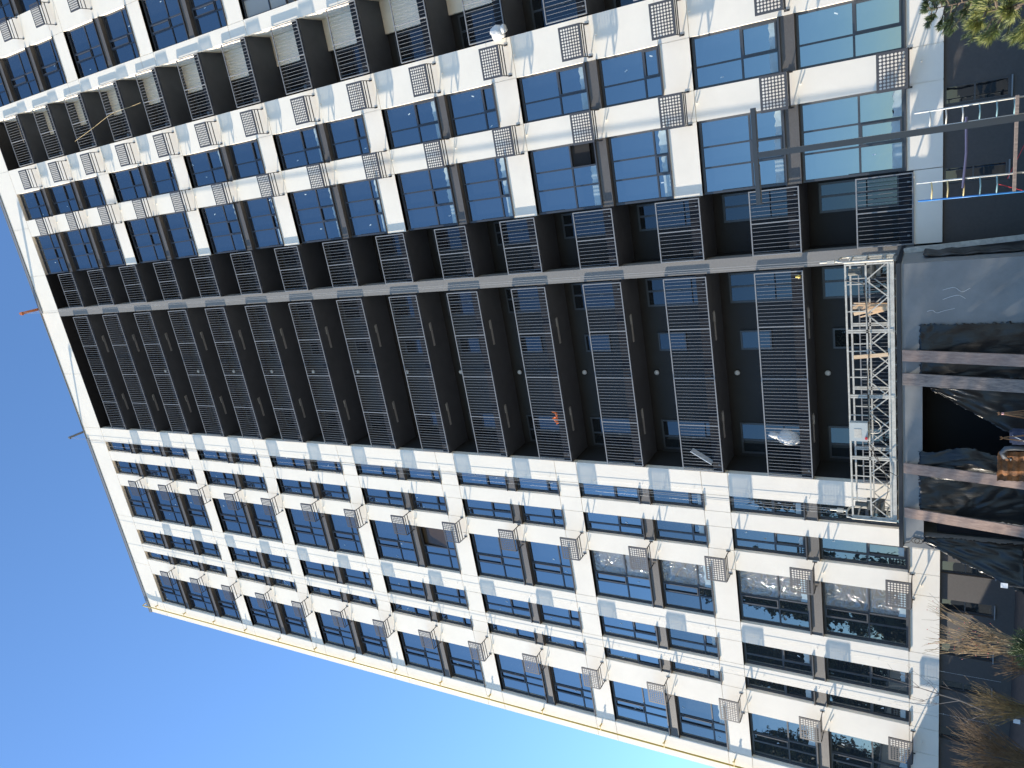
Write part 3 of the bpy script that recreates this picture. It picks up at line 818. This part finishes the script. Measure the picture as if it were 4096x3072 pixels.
pc.tube(smooth([(-10.2, yf-0.04, 3.9), (-10.8, yf-0.1, 3.6), (-11.4, yf-0.1, 3.42), (-12.0, yf-0.08, 3.5), (-12.3, yf-0.04, 3.85)]), 0.01, 6)
pc.tube(smooth([(-10.3, yf-0.05, 3.95), (-10.9, yf-0.12, 3.5), (-11.05, yf-0.4, 3.07)]), 0.01, 6)
wp(pc, 'power_cable', M['cable'])
hs = MB(); hs.tube(smooth([(-9.3, yf-0.04, 3.88), (-9.45, yf-0.05, 3.65), (-9.65, yf-0.05, 3.58), (-9.78, yf-0.05, 3.66), (-9.8, yf-0.05, 3.88)]), 0.014, 6)
wp(hs, 'hose_loop', M['galv'])
# loose things lying on / leaning on the platform
o = MB(); o.bar((-7.32, yf-0.035, 3.36), (-7.40, yf-0.035, 4.27), 0.11, 0.03)
tag(o.build('timber_offcut', M['pinewood']), 'fresh orange timber offcut tied upright to the platform railing', 'timber')
rr = random.Random(5)
cb_ = MB()
for k in range(9):
    x = -6.05+rr.uniform(-.1, .1); cb_.bar((x+rr.uniform(-.05, .05), yb_-0.12+rr.uniform(-.1, .1), 3.28), (x+rr.uniform(-.3, .1), yb_-0.1+rr.uniform(-.1, .1), 4.0+rr.uniform(-.2, .35)), rr.uniform(0.04, 0.12), 0.012)
tag(cb_.build('scrap_bundle', M['pinewood']), 'bundle of torn tan scrap strips standing on the work platform', 'scrap')
bl = MB(); bl.box(-6.75, -5.0, yf+0.02, yf+0.34, 3.064, 3.148)
tag(bl.build('timber_block', M['pinewood']), 'pale timber block under the right end of the work platform', 'timber')
bl = MB(); bl.box(-12.6, -10.75, yf+0.02, yf+0.34, 3.064, 3.148)
tag(bl.build('timber_block', M['pinewood']), 'stained timber block under the left end of the work platform', 'timber')

# ------------------------------------------------------------------ things on the balconies
p = MB(); p.bar((-11.75, 0.06, ZF[2]+0.02), (-11.3, 0.08, ZF[2]+0.75), 0.34, 0.02)
tag(p.build('white_board', M['paper']), 'small white board leaning inside a low balcony railing', 'board')
p = MB(); p.ball((-10.74, 0.30, ZF[1]+0.42), 0.28, 14, 10, sc=(1, .7, 1.45))
p.ball((-10.66, 0.28, ZF[1]+0.85), 0.12, 10, 8, sc=(1, .8, 1.5))
p.crumple(0.035, 9, 1)
tag(p.build('plastic_bag', M['ply'], None, True), 'crumpled white plastic bag standing on the lowest railed balcony of the main bay', 'bag')
cl_ = MB()
for j in range(7):
    for i in range(9):
        cl_.v.append((-10.50+0.065*i, 0.08+0.04*math.sin(i*1.3+j), ZF[4]+0.02+(0.018+0.007*(i%5))*j+0.03*math.sin(i*.9)))
for j in range(6):
    for i in range(8):
        a = j*9+i; cl_.f.append((a, a+1, a+10, a+9)); cl_.m.append(0)
o = cl_.build('orange_cloth', M['orangecloth'], None, True); md = o.modifiers.new('t', 'SOLIDIFY'); md.thickness = 0.015
tag(o, 'bright orange cloth heaped behind a balcony railing', 'cloth')
p = MB(); p.ball((3.80, -0.12, 15.02), 0.26, 14, 10, sc=(0.95, .5, 1)); p.ball((3.86, -0.14, 14.75), 0.15, 10, 8, sc=(1, .6, 1))
p.crumple(0.03, 11, 2)
tag(p.build('plastic_bag', M['ply'], None, True), 'shiny clear plastic bag tied to a balcony railing of the right bay', 'bag')
p = MB(); p.ball((-5.12, -0.11, 5.87), 0.055, 10, 8); p.box(-5.15, -5.09, -0.13, -0.08, 5.92, 5.96)
tag(p.build('yellow_lamp', M['pipe'], None, True), 'small yellow lamp clipped to the railing beside the grey column', 'lamp')
p = MB(); p.tube(smooth([(4.13, -0.1, 40.35), (4.45, -0.14, 38.6), (4.86, -0.1, 36.7), (4.9, -0.12, 35.3), (4.95, -0.1, 34.35)]), 0.008, 5)
tag(p.build('twine', M['rope2']), 'length of straw coloured twine hanging across two balconies', 'rope')

# ------------------------------------------------------------------ lamp post
L_ = thing('lamp_post', 'slim dark lamp post with a level bar across its top', 'lamp post', (-0.60, -13.4, 0))
m = MB(); m.box(-0.037, 0.037, -0.037, 0.037, 0, 3.99); m.box(-0.12, 0.12, -0.12, 0.12, 0, 0.02)
o = m.build('post', M['post'], L_)
m = MB(); m.box(-0.64, 0.60, -0.035, 0.035, 3.992, 4.05)
o = m.build('lamp_bar', M['post'], L_)
m = MB(); m.box(-0.6, -0.12, -0.028, 0.028, 3.985, 3.991); m.box(0.1, 0.56, -0.028, 0.028, 3.985, 3.991)
o = m.build('diffuser', M['motor'], L_)

# ------------------------------------------------------------------ trestle scaffold
S_ = thing('scaffold', 'paint-splashed tube trestle scaffold standing right of the entrance', 'scaffold', (-1.8, -3, 0))
def ladder(xl, xr, zt, mats, y, lean, nm):
    m = MB(); n = 7
    m.tube([(xl, y, 0), (xl+lean, y, zt)], 0.02, 8, 0); m.tube([(xr, y, 0), (xr+lean, y, zt+0.03)], 0.02, 8, 1)
    for k in range(n):
        z = zt-0.33*(k+1)+0.05
        if z < 0.2: break
        f_ = z/zt
        m.tube([(xl+lean*f_, y, z), ((xl+xr)/2+lean*f_, y, z-0.02), (xr+lean*f_, y, z)], 0.017, 8, 2 if k < 3 else 3)
    o = m.build(nm, mats, S_, True); o.matrix_parent_inverse = Matrix.Translation(S_.location).inverted()
ladder(-1.12, -0.75, 2.57, [M['scaf'], M['scaf'], M['scaf'], M['scafteal']], -3.0, 0.0, 'ladder_frame')
ladder(-2.83, -2.40, 2.53, [M['scafblue'], M['scaf'], M['scafyel'], M['scafteal']], -3.0, 0.02, 'ladder_frame')
def sp(mb, nm, m): 
    o = mb.build(nm, m, S_); o.matrix_parent_inverse = Matrix.Translation(S_.location).inverted()
m = MB(); m.tube([(-1.0, -3.05, 1.55), (-1.8, -3.07, 1.54), (-2.60, -3.05, 1.60)], 0.028, 8); sp(m, 'cross_tube', M['violet'])
m = MB(); m.box(-2.78, -0.70, -3.22, -2.98, 0.56, 0.62); sp(m, 'platform_board', M['woodgrey'])
m = MB(); m.tube([(-2.5, -3.0, 0.72), (-1.6, -2.6, 0.3), (-0.8, -2.4, 0.02)], 0.007, 6); m.tube([(-2.6, -3.0, 0.9), (-3.0, -2.8, 0.02)], 0.007, 6); sp(m, 'diagonal_brace', M['red'])

# ------------------------------------------------------------------ small things before the portal
m = MB()
n = 14
for j in range(n+1):
    for i in range(9):
        m.v.append((-9.84+0.80*i/8+0.012*math.sin(j*2.1), -3.75+0.05*math.sin(i*1.6)+0.02*math.sin(j*1.7)-0.03*(j/n), 0.05+0.72*j/n+(0.012*math.sin(i*3.7) if j == n else 0)))
for j in range(n):
    for i in range(8):
        a = j*9+i; m.f.append((a, a+1, a+10, a+9)); m.m.append(0)
o = m.build('rusty_panel', M['rust']); md = o.modifiers.new('t', 'SOLIDIFY'); md.thickness = 0.02
tag(o, 'rusty brown panel standing on edge in front of the reddish plank', 'panel')
def reeds(x, y, h, label, tape, seed):
    r_ = random.Random(seed); t = thing('reed_bundle', label, 'sticks', (x, y, 0), 'stick bundles')
    m = MB()
    for k in range(9):
        a = r_.uniform(0, 6.28); rr_ = r_.uniform(0.05, 0.16)
        m.tube([(rr_*math.cos(a), rr_*math.sin(a), 0), (0.02*math.cos(a), 0.02*math.sin(a), h*0.86), (-0.04*math.cos(a), -0.04*math.sin(a), h*r_.uniform(0.94, 1.0))], 0.007, 5)
    m.build('stick', M['reed'], t)
    if tape:
        m = MB(); m.tube([(0, 0, h*0.83), (0, 0, h*0.89)], 0.03, 8); m.build('tape', M['tape'], t)
reeds(-7.9, -4.1, 0.83, 'thin brown sticks bound near their tips with pink tape', True, 1)
reeds(-8.45, -4.3, 0.78, 'untaped thin brown sticks leaning together by the doorway', False, 2)
m = MB(); m.box(-8.72, -8.38, -4.05, -3.85, 0.0, 0.50); m.box(-8.69, -8.41, -4.02, -3.88, 0.50, 0.55); m.bar((-8.48, -4.06, 0.50), (-8.66, -4.06, 0.18), 0.035, 0.012, 1)
tag(m.build('cloth_bag', [M['denim'], M['paper']]), 'blue cloth bag with a pale strap standing in the doorway', 'bag')
m = MB(); m.tube([(-8.85, -3.95, 0.05), (-8.85, -3.95, 0.45), (-8.88, -3.95, 0.62), (-9.0, -3.95, 0.70), (-9.12, -3.95, 0.64), (-9.16, -3.95, 0.5)], 0.06, 12)
tag(m.build('bent_pipe', M['hose'], None, True), 'bent grey pipe elbow beside the blue bag', 'pipe')
for x, y, h, lab in ((-15.28, -6.0, 0.36, 'white card on a dark stake below the leaning bare tree'), (-11.45, -6.0, 0.72, 'white card on a dark stake near the gathered black plastic')):
    t = thing('marker_stake', lab, 'marker', (x, y, 0), 'white marker cards')
    m = MB(); m.box(-0.015, 0.015, -0.015, 0.015, 0, h-0.1); m.build('stake', M['post'], t)
    m = MB(); m.box(-0.065, 0.065, -0.022, -0.017, h-0.12, h+0.02); m.build('card', M['paper'], t)

# ------------------------------------------------------------------ plants
def stems(mb, n, h, spread, rr, rad=0.006, branch=3, curl=0.25, hmin=0.6, m=0, base=0.12, budm=None, tips=None):
    for k in range(n):
        a = rr.uniform(0, 6.283); r0 = base*math.sqrt(rr.random())
        hh = h*rr.uniform(hmin, 1.0); out = spread*rr.uniform(0.15, 1.0)
        p0 = Vector((r0*math.cos(a), r0*math.sin(a), 0.0))
        a2 = a+rr.uniform(-0.6, 0.6)
        pts = []
        w1, w2 = rr.uniform(-curl, curl), rr.uniform(-curl, curl)
        for q in range(6):
            t = q/5
            pts.append(p0+Vector((math.cos(a2)*out*t**1.4+0.12*w1*math.sin(t*5)*hh, math.sin(a2)*out*t**1.4+0.12*w2*math.cos(t*4)*hh-0.12*w2*hh, hh*t)))
        mb.tube(pts, [rad*(1-0.75*q/5) for q in range(6)], 3, m, False)
        for b in range(branch):
            q = rr.randint(2, 4); s = pts[q]
            d = (pts[q+1]-pts[q]).normalized()
            sd = Vector((rr.uniform(-1, 1), rr.uniform(-1, 1), rr.uniform(-0.1, 0.6)))
            L = hh*rr.uniform(0.12, 0.32)
            e1 = s+(d*0.7+sd*0.5)*L*0.5; e2 = e1+(d*0.8+sd*0.35+Vector((rr.uniform(-.3, .3), rr.uniform(-.3, .3), rr.uniform(-.2, .2))))*L*0.5
            mb.tube([s, e1, e2], [rad*0.55, rad*0.4, rad*0.2], 3, m, False)
            if tips is not None: tips.append(e2)
def shrub(name, label, cat, loc_, n, h, spread, m, seed, **kw):
    rr = random.Random(seed)
    t = thing(name, label, cat, loc_)
    mb = MB(); tips = []
    stems(mb, n, h, spread, rr, tips=tips, **kw)
    if kw.get('budm'):
        for e in tips[::4]: mb.ball(e, 0.012, 5, 4, 1)
    mb.build('stems', [M[m], M['bud']], t)
    return t, tips, rr
t, tips, rr = shrub('bare_shrub', 'straw coloured bare shrub with red buds beside the entrance', 'shrub', (-13.15, -6.0, 0), 34, 2.35, 0.75, 'straw', 11, rad=0.013, branch=6, curl=0.5, budm=1)
shrub('bare_shrub', 'low olive tufted shrub between the two taller bare shrubs', 'shrub', (-14.75, -6.2, 0), 60, 1.42, 0.55, 'twig2', 12, rad=0.010, branch=5, curl=0.4)
shrub('bare_shrub', 'broad rust brown twiggy shrub in the far left foreground', 'shrub', (-16.55, -6.0, 0), 130, 1.75, 1.05, 'twig', 13, rad=0.011, branch=7, curl=0.4, base=0.3)
shrub('bare_shrub', 'reddish brown twiggy shrub low beside the juniper', 'shrub', (-13.95, -5.6, 0), 45, 0.85, 0.45, 'twig', 14, rad=0.009, branch=4, curl=0.4)
# thin bare tree
T = thing('bare_tree', 'thin leafless sapling reaching up across the left windows', 'tree', (-15.3, -6.0, 0))
mb = MB()
tr = [(0.0, 0, 0), (0.10, 0, 0.9), (0.30, 0, 1.5), (0.36, 0, 1.95), (0.42, 0.03, 2.4), (0.55, 0, 3.0), (0.62, 0, 3.6)]
mb.tube(tr, [0.024, 0.022, 0.018, 0.014, 0.010, 0.007, 0.003], 7)
mb.build('trunk', M['tree'], T, True)
mb = MB()
rr = random.Random(4)
for s_, pts in ((2, [(-.25, 0, .5), (-.42, .05, 1.0), (-.5, .05, 1.5)]), (3, [(.3, 0, .25), (.5, .1, .6)]), (1, [(.35, .05, .5), (.5, .0, .85), (.55, 0, 1.2)]), (3, [(-.2, -.1, .35), (-.15, -.1, .75)]), (4, [(-.12, .1, .35), (-.2, .1, .7)]), (4, [(.2, .1, .3), (.28, .1, .6)]), (1, [(-.4, .1, .35), (-.6, .1, .55)])):
    b0 = Vector(tr[s_]); P_ = [b0]+[b0+Vector(q) for q in pts]
    mb.tube(P_, [0.009*(1-0.7*i/len(pts)) for i in range(len(P_))], 5)
    for k in range(5):
        q = P_[rr.randint(1, len(P_)-1)]
        mb.tube([q, q+Vector((rr.uniform(-.2, .2), rr.uniform(-.2, .2), rr.uniform(.05, .3)))], [0.004, 0.002], 4)
mb.build('branches', M['tree'], T)
# juniper
def tuft_mesh(n, rad, h, rr, blade, m=0):
    mb = MB()
    for k in range(n):
        a = rr.uniform(0, 6.283); el = rr.uniform(0.2, 1.4)
        d = Vector((math.cos(a)*math.cos(el), math.sin(a)*math.cos(el), math.sin(el)))
        L = rr.uniform(0.5, 1.0)
        tip = Vector((d.x*rad*L, d.y*rad*L, d.z*h*L))
        for q in range(14):
            t_ = rr.uniform(0.25, 1.0)
            c = tip*t_
            dd = (d+Vector((rr.uniform(-.6, .6), rr.uniform(-.6, .6), rr.uniform(-.3, .6)))).normalized()
            sd = dd.cross(Vector((rr.uniform(-1, 1), rr.uniform(-1, 1), rr.uniform(-1, 1)))).normalized()*blade*0.09
            mb.tri(c-sd, c+sd, c+dd*blade, m)
    return mb
J = thing('juniper', 'low green juniper at the foot of the straw coloured shrub', 'shrub', (-12.85, -6.35, 0))
tuft_mesh(170, 0.6, 0.58, random.Random(8), 0.12).build('foliage', M['juniper'], J)
# pines in the right foreground
def needle_branch(mb, pts, n, nl, rr, m=0, frm=0.25, wid=0.0016):
    P_ = [Vector(p) for p in pts]
    segs = len(P_)-1
    for k in range(n):
        t_ = (frm+(1-frm)*rr.random()**0.7)*segs
        i = min(int(t_), segs-1); f = t_-i
        c = P_[i].lerp(P_[i+1], f); d = (P_[i+1]-P_[i]).normalized()
        a = rr.uniform(0, 6.283)
        ref = Vector((0, 0, 1)) if abs(d.z) < 0.9 else Vector((1, 0, 0))
        u = d.cross(ref).normalized(); v = d.cross(u)
        nd = (d*rr.uniform(0.7, 1.2)+(u*math.cos(a)+v*math.sin(a))*rr.uniform(0.45, 0.8)).normalized()
        L = nl*rr.uniform(0.7, 1.05)
        sd = nd.cross(Vector((rr.uniform(-1, 1), rr.uniform(-1, 1), rr.uniform(-1, 1)))).normalized()*wid
        mid = c+nd*L*0.5+Vector((0, 0, -0.002))
        e = c+nd*L
        mb.quad(c-sd*0.5, c+sd*0.5, mid+sd, mid-sd, m); mb.tri(mid-sd, mid+sd, e, m)
def pine(name, label, loc_, h, rad, seed, nb, nl, needles, m, wid, skirt=0.15):
    rr = random.Random(seed); T = thing(name, label, 'tree', loc_)
    tk = MB(); tk.tube([(0, 0, 0), (0.02, 0.01, h*0.5), (0, 0, h*0.97)], [0.035*h/2, 0.02*h/2, 0.006], 7); tk.build('trunk', M['bark'], T, True)
    br = MB(); nd = MB()
    for k in range(nb):
        t_ = skirt+(0.98-skirt)*k/nb
        z = h*t_; a = k*2.4+rr.uniform(-.4, .4)
        L = rad*(1-t_)**0.7*rr.uniform(0.65, 1.1)+0.10
        up_ = rr.uniform(0.25, 0.6)
        d = Vector((math.cos(a), math.sin(a), 0))
        pts = [Vector((0, 0, z)), Vector((0, 0, z))+d*L*0.5+Vector((0, 0, L*0.1)), Vector((0, 0, z))+d*L*0.85+Vector((0, 0, L*(0.1+up_*0.5))), Vector((0, 0, z))+d*L+Vector((0, 0, L*(0.1+up_)))]
        br.tube(pts, [0.012, 0.009, 0.007, 0.004], 5)
        needle_branch(nd, pts, needles, nl, rr, wid=wid)
        for q in range(3):
            b0 = pts[1].lerp(pts[2], rr.random()); side_ = Vector((-d.y, d.x, 0))*rr.choice((-1, 1))
            p2 = [b0, b0+(d*0.6+side_*0.7)*L*0.2, b0+(d*0.9+side_*0.6+Vector((0, 0, up_)))*L*0.38]
            br.tube(p2, [0.007, 0.006, 0.004], 4); needle_branch(nd, p2, needles//2, nl, rr, frm=0.1, wid=wid)
    needle_branch(nd, [(0, 0, h*0.85), (0, 0, h)], needles, nl, rr, wid=wid)
    br.build('branches', M['bark'], T); nd.build('needles', M[m], T)
    return T
pine('pine_tree', 'bushy young pine against the dark plinth right of the scaffold', (1.25, -5.6, 0), 2.35, 0.95, 21, 46, 0.11, 120, 'needled', 0.004)
pine('pine_tree', 'sunlit yellow green young pine nearest the viewer', (0.42, -16.2, 0), 1.62, 0.50, 22, 34, 0.085, 230, 'needle', 0.0017)
# trees across the yard: out of frame, their reflections fill the lowest left windows
def far_tree(seed, h):
    rr = random.Random(seed); T = thing('yard_tree', 'tall dark tree across the yard, mirrored in the lowest left windows', 'tree', (0, 0, 0), 'trees across the yard')
    tk = MB(); tk.tube([(0, 0, 0), (0.1, 0, h*0.5), (0, 0.1, h*0.95)], [0.28, 0.17, 0.03], 8); tk.build('trunk', M['bark'], T, True)
    cr_ = MB()
    for k in range(110):
        t_ = rr.uniform(0.2, 1.0); a = rr.uniform(0, 6.283)
        R_ = h*0.17*(1.05-t_)**0.6
        c = Vector((R_*math.cos(a)*rr.uniform(.3, 1), R_*math.sin(a)*rr.uniform(.3, 1), h*t_))
        for q in range(90):
            p = c+Vector((rr.gauss(0, .55), rr.gauss(0, .55), rr.gauss(0, .35)))
            s1 = Vector((rr.uniform(-1, 1), rr.uniform(-1, 1), rr.uniform(-1, 1)))*0.30; s2 = Vector((rr.uniform(-1, 1), rr.uniform(-1, 1), rr.uniform(-1, 1)))*0.22
            cr_.quad(p-s1, p-s2, p+s1, p+s2)
    cr_.build('crown', M['leafy'], T)
    return T
ft = [far_tree(31, 23.0), far_tree(32, 20.0)]
k = 0
for x, y, s in ((-40, -34, 1.0), (-46, -42, 1.1), (-52, -36, 0.9), (-58, -46, 1.15), (-35, -44, 0.85), (-66, -40, 1.0), (-30, -52, 0.8), (-75, -50, 1.1), (-44, -58, 1.0), (-26, -60, 0.8)):
    o = ft[k % 2] if k < 2 else copy_tree(ft[k % 2])
    o.location = (x, y, 0); o.scale = (s, s, s); o.rotation_euler = (0, 0, k*1.7)
    k += 1
# bare-crowned tree left of the tower: it dapples the entrance block
rr = random.Random(77)
T = thing('roadside_tree', 'sparse dark tree beyond the left corner, dappling the entrance with shade', 'tree', (-33.0, -7.3, 0))
tk = MB(); tk.tube([(0, 0, 0), (0.05, 0, 5), (0, 0, 12.0)], [0.16, 0.1, 0.02], 8); tk.build('trunk', M['bark'], T, True)
cw = MB()
for k in range(75):
    z = rr.uniform(5.2, 12.2); a = rr.uniform(0, 6.283); q_ = rr.uniform(0.1, 1.75)*(1.0 if z < 10.5 else 0.6)
    c_ = Vector((q_*math.cos(a), q_*math.sin(a), z))
    cw.tube([(0, 0, z-q_*0.6), c_*0.6+Vector((0, 0, z*0.4-q_*0.2)), c_], [0.03, 0.02, 0.008], 5, 1)
    for q in range(26):
        p_ = c_+Vector((rr.gauss(0, .3), rr.gauss(0, .3), rr.gauss(0, .25)))
        s1 = Vector((rr.uniform(-1, 1), rr.uniform(-1, 1), rr.uniform(-1, 1)))*0.13; s2 = Vector((rr.uniform(-1, 1), rr.uniform(-1, 1), rr.uniform(-1, 1)))*0.10
        cw.quad(p_-s1, p_-s2, p_+s1, p_+s2)
cw.build('crown', [M['leafy'], M['bark']], T)
# low annex at the left end: its straight shadow edge runs across the plinth
an = MB(); an.box(-36, -26.6, -9, 6, 0, 4.18)
for k in range(5): an.box(-35.2+1.8*k, -34.2+1.8*k, -9.03, -8.99, 1.2, 3.0, 1)
an.box(-36.1, -26.55, -9.08, 6, 4.181, 4.26, 2)
tag(an.build('low_annex', [M['white'], M['glass2'], M['coping']]), 'low white annex beyond the left corner of the tower', 'building')
